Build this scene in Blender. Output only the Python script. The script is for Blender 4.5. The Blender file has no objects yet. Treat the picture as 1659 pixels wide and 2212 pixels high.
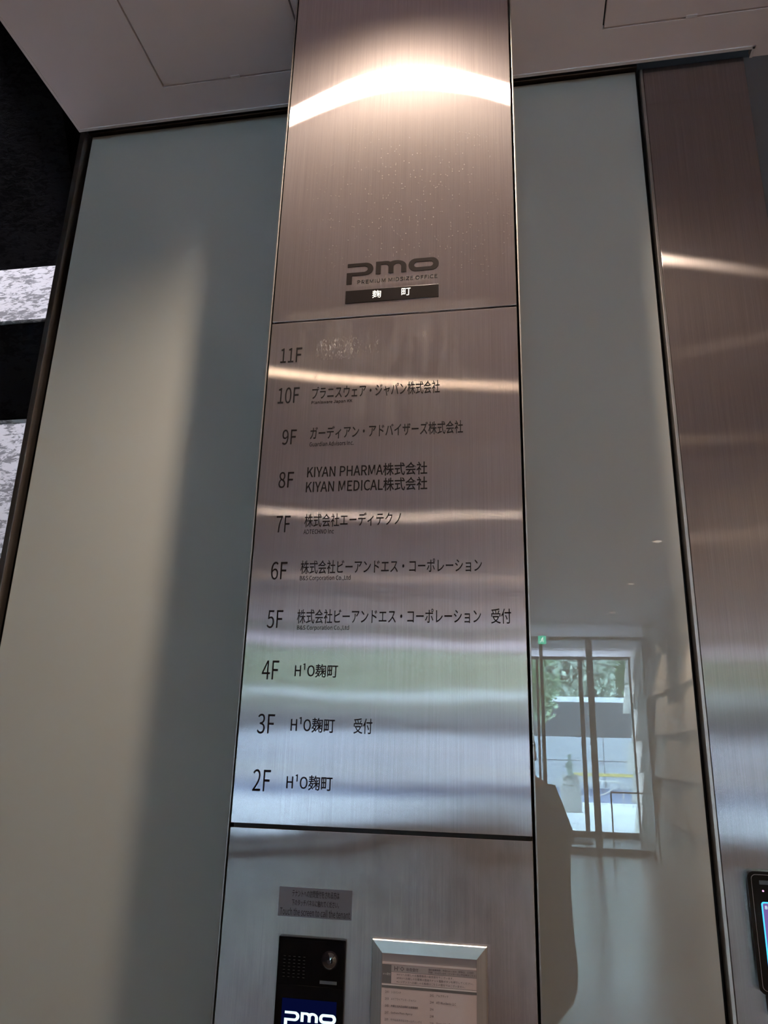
import bpy, bmesh, math, random
from mathutils import Vector, Matrix

S = bpy.context.scene
COL = S.collection
D2 = math.radians
random.seed(7)

# ------------------------------------------------------------------ camera
CAM = Vector((0.0, -1.715, 1.55))
cam = bpy.data.cameras.new('camera')
cam.sensor_fit = 'VERTICAL'
cam.sensor_height = 36.0
cam.lens = 36.0 * 1624.5 / 2212.0
cam.clip_start = 0.005
cam.clip_end = 400
co = bpy.data.objects.new('camera', cam)
COL.objects.link(co)
RX = Vector((0.98475292, 0.17173245, 0.02774263))
UX = Vector((0.02627176, -0.30446569, 0.95216093))
FX = Vector((-0.17196361, 0.93691441, 0.30433519))
m = Matrix((RX, UX, -FX)).transposed().to_4x4()
m.translation = CAM
co.matrix_world = m
S.camera = co

# ------------------------------------------------------------------ world, exposure, lamps
S.view_settings.view_transform = 'Standard'
S.view_settings.look = 'None'
S.view_settings.gamma = 1.0
S.view_settings.use_curve_mapping = False
S.view_settings.exposure = 0.58
W = bpy.data.worlds.new('sky')
S.world = W
W.use_nodes = True
SKY = 36.0
bg = W.node_tree.nodes['Background']
bg.inputs[0].default_value = (0.70, 0.84, 1.0, 1)
bg.inputs[1].default_value = SKY

WARM = (1.0, 0.82, 0.62)
NEUT = (1.0, 0.86, 0.80)
# x, y, watts, colour : the ceiling's own downlights
DOWN = [(-0.300, -0.355, 165, WARM), (-1.35, -2.45, 8.5, (1.0, 0.77, 0.50)),
        (-1.35, -5.50, 20, WARM), (-0.52, -8.50, 16, WARM),
        (-0.15, -10.6, 10, WARM), (0.2, -13.3, 10, NEUT)]
WASH = [(1.55, -1.4, 160), (1.55, -3.6, 260), (1.55, -5.8, 330), (1.55, -8.0, 330), (1.55, -10.2, 280)]   # aimed at the stone wall
CEIL = 3.877

pl = bpy.data.lights.new('entrance_portal', 'AREA'); pl.shape = 'RECTANGLE'; pl.size = 4.0; pl.size_y = 3.9; pl.cycles.is_portal = True
po_ = bpy.data.objects.new('entrance_portal', pl); COL.objects.link(po_); po_.location = (0.3, -16.45, 1.95); po_.rotation_euler = (math.pi / 2, 0, 0)
# ------------------------------------------------------------------ helpers
def link(o):
    COL.objects.link(o)
    return o

def props(o, label=None, cat=None, group=None, kind=None):
    if label: o['label'] = label
    if cat: o['category'] = cat
    if group: o['group'] = group
    if kind: o['kind'] = kind
    return o

def obj(name, bm, mat, parent=None, smooth=False):
    bmesh.ops.recalc_face_normals(bm, faces=bm.faces)
    me = bpy.data.meshes.new(name)
    bm.to_mesh(me); bm.free()
    if mat is not None: me.materials.append(mat)
    if smooth:
        for p in me.polygons: p.use_smooth = True
    o = link(bpy.data.objects.new(name, me))
    if parent is not None:
        o.parent = parent
        o.matrix_parent_inverse = Matrix.Translation(-parent.location)
    return o

def empty(name, loc):
    o = link(bpy.data.objects.new(name, None))
    o.location = loc
    o.empty_display_size = 0.1
    return o

def box(bm, x0, x1, y0, y1, z0, z1, bev=0.0):
    vs = [bm.verts.new((x, y, z)) for x in (x0, x1) for y in (y0, y1) for z in (z0, z1)]
    fs = [(0, 1, 3, 2), (4, 6, 7, 5), (0, 4, 5, 1), (2, 3, 7, 6), (0, 2, 6, 4), (1, 5, 7, 3)]
    nf = [bm.faces.new([vs[i] for i in f]) for f in fs]
    if bev > 0:
        es = set(e for f in nf for e in f.edges)
        bmesh.ops.bevel(bm, geom=list(es), offset=bev, segments=2, affect='EDGES', profile=0.6)
    return vs

def BX(*a, **k):
    bm = bmesh.new(); box(bm, *a, **k); return bm

def cyl(bm, p0, p1, r0, r1=None, n=16, caps=True):
    r1 = r0 if r1 is None else r1
    p0 = Vector(p0); p1 = Vector(p1)
    d = (p1 - p0).normalized()
    a = d.orthogonal().normalized(); b = d.cross(a)
    A = [bm.verts.new(p0 + (a * math.cos(t) + b * math.sin(t)) * r0) for t in [2 * math.pi * i / n for i in range(n)]]
    B = [bm.verts.new(p1 + (a * math.cos(t) + b * math.sin(t)) * r1) for t in [2 * math.pi * i / n for i in range(n)]]
    for i in range(n):
        bm.faces.new((A[i], A[(i + 1) % n], B[(i + 1) % n], B[i]))
    if caps:
        bm.faces.new(A[::-1]); bm.faces.new(B)

def ring(bm, c, r0, r1, z0, z1, n=32):
    cx, cy = c
    L = []
    for r, z in ((r0, z1), (r1, z1), (r1, z0), (r0, z0)):
        L.append([bm.verts.new((cx + r * math.cos(2 * math.pi * i / n), cy + r * math.sin(2 * math.pi * i / n), z)) for i in range(n)])
    for k in range(4):
        A, B = L[k], L[(k + 1) % 4]
        for i in range(n):
            bm.faces.new((A[i], A[(i + 1) % n], B[(i + 1) % n], B[i]))

def tube(bm, pts, r, n=8):
    for a, b in zip(pts[:-1], pts[1:]):
        cyl(bm, a, b, r, n=n)

# ------------------------------------------------------------------ materials
def newmat(name):
    mt = bpy.data.materials.new(name); mt.use_nodes = True
    nt = mt.node_tree; nt.nodes.clear()
    out = nt.nodes.new('ShaderNodeOutputMaterial')
    return mt, nt, out

def N(nt, t, **kw):
    n = nt.nodes.new(t)
    for k, v in kw.items():
        if k.startswith('i_'): n.inputs[k[2:]].default_value = v
        else: setattr(n, k, v)
    return n

def pos_map(nt, scale, loc=(0, 0, 0)):
    g = N(nt, 'ShaderNodeNewGeometry')
    mp = N(nt, 'ShaderNodeMapping')
    mp.inputs['Scale'].default_value = scale
    mp.inputs['Location'].default_value = loc
    nt.links.new(g.outputs['Position'], mp.inputs['Vector'])
    return mp.outputs[0]

def noise(nt, vec, scale=1.0, detail=3.0, rough=0.5, dist=0.0):
    n = N(nt, 'ShaderNodeTexNoise')
    n.inputs['Scale'].default_value = scale
    n.inputs['Detail'].default_value = detail
    n.inputs['Roughness'].default_value = rough
    n.inputs['Distortion'].default_value = dist
    if vec is not None: nt.links.new(vec, n.inputs['Vector'])
    return n.outputs[0]

def rng(nt, val, a, b, c, d, clamp=True):
    n = N(nt, 'ShaderNodeMapRange')
    n.clamp = clamp
    for i, v in zip((1, 2, 3, 4), (a, b, c, d)): n.inputs[i].default_value = v
    nt.links.new(val, n.inputs[0])
    return n.outputs[0]

def math_(nt, op, a, b=None):
    n = N(nt, 'ShaderNodeMath', operation=op)
    for i, v in ((0, a), (1, b)):
        if v is None: continue
        if isinstance(v, (int, float)): n.inputs[i].default_value = v
        else: nt.links.new(v, n.inputs[i])
    return n.outputs[0]

def mixcol(nt, fac, a, b):
    n = N(nt, 'ShaderNodeMix', data_type='RGBA')
    if isinstance(fac, (int, float)): n.inputs[0].default_value = fac
    else: nt.links.new(fac, n.inputs[0])
    for i, v in ((6, a), (7, b)):
        if isinstance(v, tuple): n.inputs[i].default_value = v if len(v) == 4 else (*v, 1)
        else: nt.links.new(v, n.inputs[i])
    return n.outputs[2]

def simple(name, col, rough=0.5, metal=0.0, spec=0.5, emit=None, es=0.0, var=0.0, vs=3.0, bump=0.0, bs=40.0, coat=0.0):
    mt, nt, out = newmat(name)
    b = N(nt, 'ShaderNodeBsdfPrincipled')
    b.inputs['Base Color'].default_value = (*col, 1)
    b.inputs['Roughness'].default_value = rough
    b.inputs['Metallic'].default_value = metal
    b.inputs['Specular IOR Level'].default_value = spec
    b.inputs['Coat Weight'].default_value = coat
    b.inputs['Coat Roughness'].default_value = 0.03
    v = pos_map(nt, (1, 1, 1))
    nz = noise(nt, v, vs, 4)
    f = rng(nt, nz, 0.3, 0.7, 0, 1)
    lo = tuple(c * (1 - var) for c in col); hi = tuple(min(1, c * (1 + var)) for c in col)
    nt.links.new(mixcol(nt, f, lo, hi), b.inputs['Base Color'])
    if bump > 0:
        bp = N(nt, 'ShaderNodeBump'); bp.inputs['Strength'].default_value = bump; bp.inputs['Distance'].default_value = 0.002
        nt.links.new(noise(nt, v, bs, 4), bp.inputs['Height'])
        nt.links.new(bp.outputs[0], b.inputs['Normal'])
    if emit:
        b.inputs['Emission Color'].default_value = (*emit, 1)
        b.inputs['Emission Strength'].default_value = es
    nt.links.new(b.outputs[0], out.inputs[0])
    return mt

def steel(name, tint=(0.580, 0.522, 0.545), dust=False, smudge=False, wave=0.0, dif_amt=None, az=0.0036, ax=0.32, broad=0.10, soil=False):
    """vertically brushed steel: streaks run up, so highlights spread sideways"""
    mt, nt, out = newmat(name)
    L = nt.links
    fine = noise(nt, pos_map(nt, (480, 60, 3.0)), 1.0, 3, 0.7)
    mid = noise(nt, pos_map(nt, (90, 20, 0.8)), 1.0, 3, 0.6)
    grain = math_(nt, 'ADD', math_(nt, 'MULTIPLY', rng(nt, fine, 0.25, 0.75, -1, 1), 0.15),
                  math_(nt, 'MULTIPLY', rng(nt, mid, 0.3, 0.7, -1, 1), 0.03))
    gain = math_(nt, 'ADD', 1.0, grain)
    if soil:
        so = noise(nt, pos_map(nt, (22, 10, 9)), 1.0, 5, 0.65)
        gain = math_(nt, 'MULTIPLY', gain, rng(nt, so, 0.36, 0.62, 0.86, 1.04))
    colr = N(nt, 'ShaderNodeVectorMath', operation='SCALE')
    colr.inputs[0].default_value = tint
    L.new(gain, colr.inputs['Scale'])
    tan = N(nt, 'ShaderNodeCombineXYZ'); tan.inputs[2].default_value = 1.0
    def gloss(azv, axv):
        g = N(nt, 'ShaderNodeBsdfAnisotropic')
        g.distribution = 'GGX'
        r2 = math.sqrt(azv * axv)
        g.inputs['Roughness'].default_value = math.sqrt(r2)
        g.inputs['Anisotropy'].default_value = 1 - azv / r2
        L.new(tan.outputs[0], g.inputs['Tangent'])
        L.new(colr.outputs[0], g.inputs['Color'])
        return g
    g1, g2 = gloss(az, ax), gloss(0.14, 0.6)
    g1.distribution = 'BECKMANN'
    bp = N(nt, 'ShaderNodeBump'); bp.inputs['Strength'].default_value = 1.0
    bp.inputs['Distance'].default_value = 1.0
    w1 = noise(nt, pos_map(nt, (2.6, 1, 3.2)), 1.0, 1, 0.4)
    w2 = noise(nt, pos_map(nt, (260, 40, 30)), 1.0, 2, 0.5)
    h = math_(nt, 'ADD', math_(nt, 'MULTIPLY', w1, 0.0012 + wave), math_(nt, 'MULTIPLY', w2, 0.000003))
    L.new(h, bp.inputs['Height'])
    L.new(bp.outputs[0], g1.inputs['Normal']); L.new(bp.outputs[0], g2.inputs['Normal'])
    mx = N(nt, 'ShaderNodeMixShader'); mx.inputs[0].default_value = broad
    L.new(g1.outputs[0], mx.inputs[1]); L.new(g2.outputs[0], mx.inputs[2])
    last = mx.outputs[0]
    dif = N(nt, 'ShaderNodeBsdfDiffuse'); dif.inputs[0].default_value = (0.50, 0.42, 0.40, 1)
    m2 = N(nt, 'ShaderNodeMixShader'); m2.inputs[0].default_value = 0.075 if dif_amt is None else dif_amt
    L.new(last, m2.inputs[1]); L.new(dif.outputs[0], m2.inputs[2]); last = m2.outputs[0]
    if smudge or dust:
        geo = N(nt, 'ShaderNodeNewGeometry')
        sx = N(nt, 'ShaderNodeSeparateXYZ'); L.new(geo.outputs['Position'], sx.inputs[0])
        facs = []
        def region(x0, x1, z0, z1, soft):
            a = rng(nt, sx.outputs[0], x0 - soft, x0 + soft, 0, 1)
            b = rng(nt, sx.outputs[0], x1 - soft, x1 + soft, 1, 0)
            c = rng(nt, sx.outputs[2], z0 - soft, z0 + soft, 0, 1)
            d = rng(nt, sx.outputs[2], z1 - soft, z1 + soft, 1, 0)
            return math_(nt, 'MULTIPLY', math_(nt, 'MULTIPLY', a, b), math_(nt, 'MULTIPLY', c, d))
        if dust:
            vo = N(nt, 'ShaderNodeTexVoronoi'); vo.inputs['Scale'].default_value = 210
            L.new(pos_map(nt, (1, 0.02, 0.8)), vo.inputs['Vector'])
            dd = rng(nt, vo.outputs['Distance'], 0.11, 0.17, 1, 0)
            wn = N(nt, 'ShaderNodeSeparateColor'); L.new(vo.outputs['Color'], wn.inputs[0])
            pick = math_(nt, 'GREATER_THAN', wn.outputs[0], 0.80)
            facs.append(math_(nt, 'MULTIPLY', math_(nt, 'MULTIPLY', math_(nt, 'MULTIPLY', dd, pick), 0.5), region(-0.55, -0.03, 2.72, 3.25, 0.12)))
            # halo of dirt around the stuck-on emblem
            halo = noise(nt, pos_map(nt, (160, 1, 60)), 1, 4, 0.7)
            facs.append(math_(nt, 'MULTIPLY', rng(nt, halo, 0.45, 0.7, 0, 0.22), region(-0.41, -0.19, 2.755, 2.772, 0.006)))
            facs.append(math_(nt, 'MULTIPLY', rng(nt, halo, 0.3, 0.7, 0.0, 0.12), region(-0.60, -0.05, 2.660, 2.685, 0.012)))
        if smudge:
            sc = noise(nt, pos_map(nt, (34, 1, 7), (3, 0, 1)), 1, 6, 0.62, 0.2)
            facs.append(math_(nt, 'MULTIPLY', rng(nt, sc, 0.42, 0.70, 0, 0.11), region(-0.60, -0.10, 2.36, 2.64, 0.06)))
            s2 = noise(nt, pos_map(nt, (260, 1, 70)), 1, 5, 0.75, 2.0)
            facs.append(math_(nt, 'MULTIPLY', rng(nt, s2, 0.56, 0.62, 0, 0.75), region(-0.508, -0.40, 2.542, 2.592, 0.012)))
            s3 = noise(nt, pos_map(nt, (200, 1, 30)), 1, 5, 0.75, 1.0)
            facs.append(math_(nt, 'MULTIPLY', rng(nt, s3, 0.58, 0.66, 0, 0.4), region(-0.41, -0.33, 2.548, 2.592, 0.008)))
        f = facs[0]
        for q in facs[1:]: f = math_(nt, 'MAXIMUM', f, q)
        wd = N(nt, 'ShaderNodeBsdfDiffuse'); wd.inputs[0].default_value = (0.75, 0.68, 0.64, 1)
        m3 = N(nt, 'ShaderNodeMixShader')
        L.new(f, m3.inputs[0]); L.new(last, m3.inputs[1]); L.new(wd.outputs[0], m3.inputs[2]); last = m3.outputs[0]
    L.new(last, out.inputs[0])
    return mt

def pane_mat(name, tint=(0.9, 0.95, 0.95), refl=0.08):
    mt, nt, out = newmat(name)
    t = N(nt, 'ShaderNodeBsdfTransparent'); t.inputs[0].default_value = (*tint, 1)
    g = N(nt, 'ShaderNodeBsdfGlossy'); g.inputs['Roughness'].default_value = 0.02
    g.inputs[0].default_value = (1, 1, 1, 1)
    nz = noise(nt, pos_map(nt, (0.4, 0.4, 0.4)), 1, 1)
    fr = N(nt, 'ShaderNodeFresnel'); fr.inputs[0].default_value = 1.45
    nt.links.new(rng(nt, nz, 0, 1, 1.44, 1.46), fr.inputs[0])
    mx = N(nt, 'ShaderNodeMixShader')
    nt.links.new(fr.outputs[0], mx.inputs[0])
    nt.links.new(t.outputs[0], mx.inputs[1]); nt.links.new(g.outputs[0], mx.inputs[2])
    nt.links.new(mx.outputs[0], out.inputs[0])
    return mt

def painted_glass():
    """back-painted milky glass: chalky colour under a clear polished sheet"""
    mt, nt, out = newmat('back_painted_glass')
    b = N(nt, 'ShaderNodeBsdfPrincipled')
    v = pos_map(nt, (1, 1, 1))
    c = mixcol(nt, rng(nt, noise(nt, v, 1.2, 2), 0.3, 0.7, 0, 1), (0.455, 0.445, 0.415), (0.465, 0.455, 0.43))
    nt.links.new(c, b.inputs['Base Color'])
    b.inputs['Roughness'].default_value = 0.9
    b.inputs['Specular IOR Level'].default_value = 0.0
    b.inputs['Coat Weight'].default_value = 1.0
    b.inputs['Coat IOR'].default_value = 1.75
    b.inputs['Coat Roughness'].default_value = 0.0
    nt.links.new(b.outputs[0], out.inputs[0])
    return mt

def stone_flake(name, lo, hi, rough=0.75, spec=0.5):
    mt, nt, out = newmat(name)
    b = N(nt, 'ShaderNodeBsdfPrincipled')
    n1 = noise(nt, pos_map(nt, (26, 26, 60)), 1, 5, 0.68, 0.6)
    n2 = noise(nt, pos_map(nt, (5, 5, 9)), 1, 3, 0.6, 0.4)
    f = rng(nt, math_(nt, 'ADD', math_(nt, 'MULTIPLY', n1, 0.62), math_(nt, 'MULTIPLY', n2, 0.38)), 0.455, 0.50, 0, 1)
    nt.links.new(mixcol(nt, f, lo, hi), b.inputs['Base Color'])
    b.inputs['Roughness'].default_value = rough; b.inputs['Specular IOR Level'].default_value = spec
    bp = N(nt, 'ShaderNodeBump'); bp.inputs['Strength'].default_value = 0.5; bp.inputs['Distance'].default_value = 0.006
    nt.links.new(n1, bp.inputs['Height']); nt.links.new(bp.outputs[0], b.inputs['Normal'])
    nt.links.new(b.outputs[0], out.inputs[0])
    return mt

def emitmat(name, col, s):
    mt, nt, out = newmat(name)
    e = N(nt, 'ShaderNodeEmission')
    v = noise(nt, pos_map(nt, (3, 3, 3)), 1, 1)
    nt.links.new(mixcol(nt, v, tuple(c * 0.98 for c in col), col), e.inputs[0])
    e.inputs[1].default_value = s
    nt.links.new(e.outputs[0], out.inputs[0])
    return mt

M = {}
M['steel_top'] = steel('brushed_steel_upper', dust=True, az=0.0065, ax=0.5, broad=0.045)
M['steel_mid'] = steel('brushed_steel_directory', smudge=True)
M['steel_low'] = steel('brushed_steel_lower', wave=0.0030, soil=True)
M['steel_side'] = steel('brushed_steel_pier', tint=(0.31, 0.275, 0.28), az=0.006, broad=0.12, dif_amt=0.03)
M['trim'] = simple('edge_trim_metal', (0.42, 0.39, 0.38), 0.4, 1.0, var=0.08, vs=20)
M['bronze'] = simple('dark_bronze_metal', (0.20, 0.165, 0.15), 0.35, 0.9, var=0.1, vs=12)
M['black'] = simple('black_shadow_gap', (0.006, 0.006, 0.007), 0.6, var=0.1)
M['glass'] = painted_glass()
M['ceiling'] = simple('ceiling_paint', (0.85, 0.75, 0.775), 0.75, var=0.015, vs=8, bump=0.05, bs=150)
M['lip'] = simple('ceiling_edge_metal', (0.74, 0.67, 0.68), 0.4, 0.0, var=0.02)
M['floor'] = simple('polished_floor_stone', (0.185, 0.150, 0.145), 0.22, var=0.06, vs=2.5)
M['stonetile'] = simple('pale_split_stone', (0.62, 0.58, 0.52), 0.8, var=0.06, vs=5, bump=0.25, bs=60)
M['darkwall'] = simple('dark_plaster', (0.020, 0.019, 0.021), 0.8, var=0.25, vs=4)
M['innerwall'] = simple('grey_wall_panel', (0.10, 0.09, 0.092), 0.5, var=0.03)
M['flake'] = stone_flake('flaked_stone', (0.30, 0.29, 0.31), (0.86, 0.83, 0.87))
M['flake_shaded'] = stone_flake('flaked_stone_shaded', (0.004, 0.004, 0.005), (0.010, 0.0095, 0.011), 0.95, 0.08)  # same stone nearly black: shade on the overhanging courses put into the colour
M['ink'] = simple('engraved_dark_fill', (0.010, 0.008, 0.010), 0.7, spec=0.08, var=0.1)
M['emblem'] = simple('emblem_dark_metal', (0.050, 0.042, 0.043), 0.22, 0.8, var=0.08, vs=15)
M['bar'] = simple('name_bar_dark_metal', (0.026, 0.021, 0.022), 0.25, 0.7, var=0.08, vs=15)
M['white'] = simple('white_letter_glow', (0.95, 0.93, 0.86), 0.5, emit=(1.0, 0.97, 0.88), es=0.55)  # white letters with a slight glow added so they look brightly lit
M['film'] = simple('sticker_film', (0.145, 0.150, 0.190), 0.6, spec=0.2, var=0.03)
M['inkgrey'] = simple('sticker_lettering', (0.02, 0.018, 0.022), 0.7, spec=0.1)
M['device'] = simple('gloss_black_plastic', (0.003, 0.003, 0.004), 0.10, spec=0.22)
M['dim'] = simple('speaker_slot', (0.03, 0.03, 0.033), 0.4)
M['lens'] = simple('lens_glass', (0.01, 0.008, 0.012), 0.03, spec=1.0, coat=1.0)
M['lensmetal'] = simple('lens_ring_metal', (0.30, 0.28, 0.30), 0.2, 1.0)
M['greyplate'] = simple('grey_plate', (0.10, 0.10, 0.105), 0.4)
M['navy'] = emitmat('screen_navy', (0.001, 0.002, 0.018), 1.0)
M['cyan'] = emitmat('screen_logo_light', (0.62, 0.93, 1.0), 1.05)
M['frame_side'] = steel('frame_steel_side', tint=(0.55, 0.50, 0.49), az=0.08, ax=0.4)
M['frame_top_lit'] = simple('frame_steel_lit_top', (0.72, 0.71, 0.73), 0.38, 1.0, var=0.06, vs=25)  # paler copy of the frame steel: light on the top slope put into colour
M['paper'] = simple('notice_paper', (0.66, 0.55, 0.57), 0.7, var=0.01, coat=0.3)
M['paperink'] = simple('notice_print', (0.07, 0.05, 0.07), 0.7)
M['papergrey'] = simple('notice_grey_print', (0.16, 0.155, 0.17), 0.7)
M['paperrule'] = simple('notice_light_rule', (0.74, 0.68, 0.70), 0.7)
M['paperhead'] = simple('notice_pale_band', (0.42, 0.38, 0.41), 0.7)
M['paperwhite'] = simple('notice_white_print', (0.62, 0.6, 0.62), 0.7)
M['darkframe'] = simple('entrance_frame_metal', (0.10, 0.095, 0.09), 0.45, 0.5, var=0.05)
M['pane'] = pane_mat('clear_pane')
M['pave'] = simple('grey_paving', (0.64, 0.66, 0.70), 0.8, var=0.15, vs=2)
M['road'] = simple('asphalt', (0.085, 0.11, 0.19), 0.9, var=0.1, vs=0.5)
M['whitewall'] = simple('white_hoarding', (0.62, 0.64, 0.67), 0.7, var=0.03, vs=0.3)
M['darkband'] = simple('dark_fascia', (0.035, 0.038, 0.045), 0.5, var=0.1, vs=0.3)
M['bluewhite'] = simple('white_parapet', (0.95, 0.97, 1.0), 0.5)
M['yellow'] = simple('yellow_stripe', (0.75, 0.60, 0.20), 0.7)
M['leaf'] = simple('leaf_green', (0.27, 0.36, 0.22), 0.6, var=0.4, vs=0.8)
M['leaf2'] = simple('leaf_greygreen', (0.42, 0.48, 0.39), 0.6, var=0.4, vs=0.8)
M['bark'] = simple('tree_bark', (0.10, 0.08, 0.06), 0.9, var=0.2)
M['rock'] = simple('rough_pale_rock', (0.30, 0.29, 0.28), 0.9, var=0.25, vs=9, bump=0.8, bs=25)
M['statue'] = simple('green_bronze_patina', (0.13, 0.17, 0.15), 0.6, var=0.15, vs=20)
M['green'] = emitmat('exit_sign_green', (0.05, 0.62, 0.38), 5.0)
M['signwhite'] = emitmat('exit_sign_white', (0.85, 1.0, 0.95), 7.0)
M['mat'] = simple('door_mat', (0.05, 0.05, 0.055), 0.95, var=0.1, vs=60)
M['rail'] = simple('rail_metal', (0.35, 0.33, 0.31), 0.3, 1.0)
M['skin'] = simple('skin', (0.56, 0.36, 0.27), 0.55, var=0.04, vs=20)
M['coat'] = simple('dark_coat_cloth', (0.020, 0.021, 0.022), 0.9, var=0.15, vs=30)
M['trousers'] = simple('dark_trouser_cloth', (0.018, 0.019, 0.022), 0.9, var=0.1, vs=30)
M['hair'] = simple('dark_hair', (0.012, 0.010, 0.009), 0.6, var=0.2, vs=50)
M['shoe'] = simple('black_shoe', (0.012, 0.012, 0.013), 0.4)
M['eye'] = simple('eye_white', (0.7, 0.68, 0.66), 0.2)
M['lamp'] = emitmat('lamp_lens', WARM, 3.0)

# ------------------------------------------------------------------ lettering helpers
GY = 0.48            # plane of the painted glass
def curve_to_mesh(cu, nm):
    o = bpy.data.objects.new('tmp', cu); COL.objects.link(o)
    dg = bpy.context.evaluated_depsgraph_get(); dg.update()
    me = bpy.data.meshes.new_from_object(o.evaluated_get(dg))
    me.name = nm
    bpy.data.objects.remove(o)
    bpy.data.curves.remove(cu)
    return me

def place_flat(me, name, x0, x1, z0, z1, y, mat, parent, label=None, thick=0.0):
    xs = [v.co.x for v in me.vertices]; ys = [v.co.y for v in me.vertices]; zs = [v.co.z for v in me.vertices]
    if not xs: return None
    ax, bx, ay, by = min(xs), max(xs), min(ys), max(ys)
    sx = (x1 - x0) / (bx - ax); sz = (z1 - z0) / (by - ay); mz = max(zs)
    for v in me.vertices:
        px = x0 + (v.co.x - ax) * sx; pz = z0 + (v.co.y - ay) * sz
        v.co = (px, y - (thick if v.co.z > mz - 1e-5 else 0), pz)
    me.materials.clear(); me.materials.append(mat)
    o = link(bpy.data.objects.new(name, me))
    o.parent = parent
    if parent.parent is None: o.matrix_parent_inverse = Matrix.Translation(-parent.location)
    if label: o['label'] = label
    return o

FONT = None
try:
    import os
    FONT = bpy.data.fonts.load(os.path.join(bpy.utils.resource_path('LOCAL'), 'datafiles', 'fonts', 'Noto Sans CJK Regular.woff2'))
except Exception:
    FONT = None          # the built-in font falls back to the same glyphs
def text(s, name, x0, x1, z0, z1, y, mat, parent, label=None, off=0.0, res=3, thick=0.0004, shear=0.0):
    cu = bpy.data.curves.new('txt', 'FONT')
    if FONT is not None and name != 'printed_line' and any(c.isascii() for c in s): cu.font = FONT
    cu.body = s; cu.size = 1.0; cu.resolution_u = res; cu.offset = off
    cu.extrude = 0.01; cu.shear = shear
    o = bpy.data.objects.new('lettering', cu); COL.objects.link(o)
    QUEUE.append((o, (name, x0, x1, z0, z1, y, mat, parent, label, thick)))
QUEUE = []
def flush_text():
    dg = bpy.context.evaluated_depsgraph_get(); dg.update()
    got = []
    for o, a in QUEUE:
        me = bpy.data.meshes.new_from_object(o.evaluated_get(dg)); me.name = a[0]
        got.append((me, a))
    for o, a in QUEUE:
        cu = o.data; bpy.data.objects.remove(o); bpy.data.curves.remove(cu)
    for me, a in got: place_flat(me, *a)
    QUEUE.clear()

def poly_mesh(loops, nm):
    cu = bpy.data.curves.new('ply', 'CURVE'); cu.dimensions = '2D'; cu.fill_mode = 'BOTH'; cu.extrude = 0.01
    for lp in loops:
        sp = cu.splines.new('POLY'); sp.points.add(len(lp) - 1)
        for p, (x, y) in zip(sp.points, lp): p.co = (x, y, 0, 1)
        sp.use_cyclic_u = True
    return curve_to_mesh(cu, nm)

def arc(cx, cy, rx, ry, a0, a1, n=12):
    return [(cx + rx * math.cos(D2(a0 + (a1 - a0) * i / n)), cy + ry * math.sin(D2(a0 + (a1 - a0) * i / n))) for i in range(n + 1)]

LOGO = {
    'letter_p': [[(2, 65)] + arc(52, 45.5, 22, 19.5, 90, -90) + [(15.5, 26), (15.5, 0), (0.5, 0), (0.5, 36)] +
                 arc(48, 45.5, 11, 9.5, -90, 90) + [(2, 55)]],
    'letter_m': [[(81, 26), (81, 65)] + arc(109, 57, 14, 8, 90, 40, 6) + arc(137, 46, 28, 19, 120, 0) + [(165, 26), (151, 26)] +
                 arc(140.5, 46, 10.5, 9.5, 0, 180, 10) + [(130, 26), (116, 26)] + arc(106, 46, 10, 9.5, 0, 90, 6) + [(95, 55.5), (95, 26)]],
    'letter_o': [arc(233.5, 45.5, 19.5, 19.5, 90, -90) + arc(190.5, 45.5, 19.5, 19.5, 270, 90),
                 arc(229.5, 45.5, 8.5, 8.5, 90, -90) + arc(194.5, 45.5, 8.5, 8.5, 270, 90)],
}
def logo(x0, z0, w, y, mat, parent, label=None):
    k = w / 253.0
    for nm, lps in LOGO.items():
        xs = [p[0] for l in lps for p in l]; ys = [p[1] for l in lps for p in l]
        me = poly_mesh(lps, nm)
        place_flat(me, nm, x0 + min(xs) * k, x0 + max(xs) * k, z0 + min(ys) * k * 1.0, z0 + max(ys) * k * 1.0, y, mat, parent, label, 0.0008)

def child(name, bm, mat, par, label=None, smooth=False):
    o = obj(name, bm, mat, None, smooth)
    o.parent = par
    if par.parent is None: o.matrix_parent_inverse = Matrix.Translation(-par.location)
    if label: o['label'] = label
    return o

# ------------------------------------------------------------------ the setting: back wall of glass and steel
def poly_prism(bm, pts, z0, z1):
    A = [bm.verts.new((x, y, z0)) for x, y in pts]; B = [bm.verts.new((x, y, z1)) for x, y in pts]
    bm.faces.new(A[::-1]); bm.faces.new(B)
    n = len(pts)
    for i in range(n): bm.faces.new((A[i], A[(i + 1) % n], B[(i + 1) % n], B[i]))

wb = bmesh.new()
box(wb, -1.688, 2.35, GY + 0.03, GY + 0.16, 0, 4.0)
wall_back = props(obj('wall_back', wb, M['black']), kind='structure')
wall_back['label'] = 'back wall of milky glass and brushed steel panels'
child('glass_panel', BX(-1.650, -0.30, GY, GY + 0.012, 0.0, 3.895, bev=0.0015), M['glass'], wall_back, 'wide milky glass panel left of the steel column')
child('glass_panel', BX(-0.296, 0.463, GY, GY + 0.012, 0.0, 3.892, bev=0.0015), M['glass'], wall_back, 'narrow milky glass panel right of the column')
child('steel_panel', BX(0.4835, 0.815, GY - 0.03, GY + 0.02, 0.0, 3.868, bev=0.001), M['steel_side'], wall_back, 'tall dark brushed steel pier panel')
child('wall_panel', BX(0.820, 2.25, GY - 0.018, GY + 0.02, 0.0, 3.877), M['innerwall'], wall_back, 'plain grey-brown panel at the far right')

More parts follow.
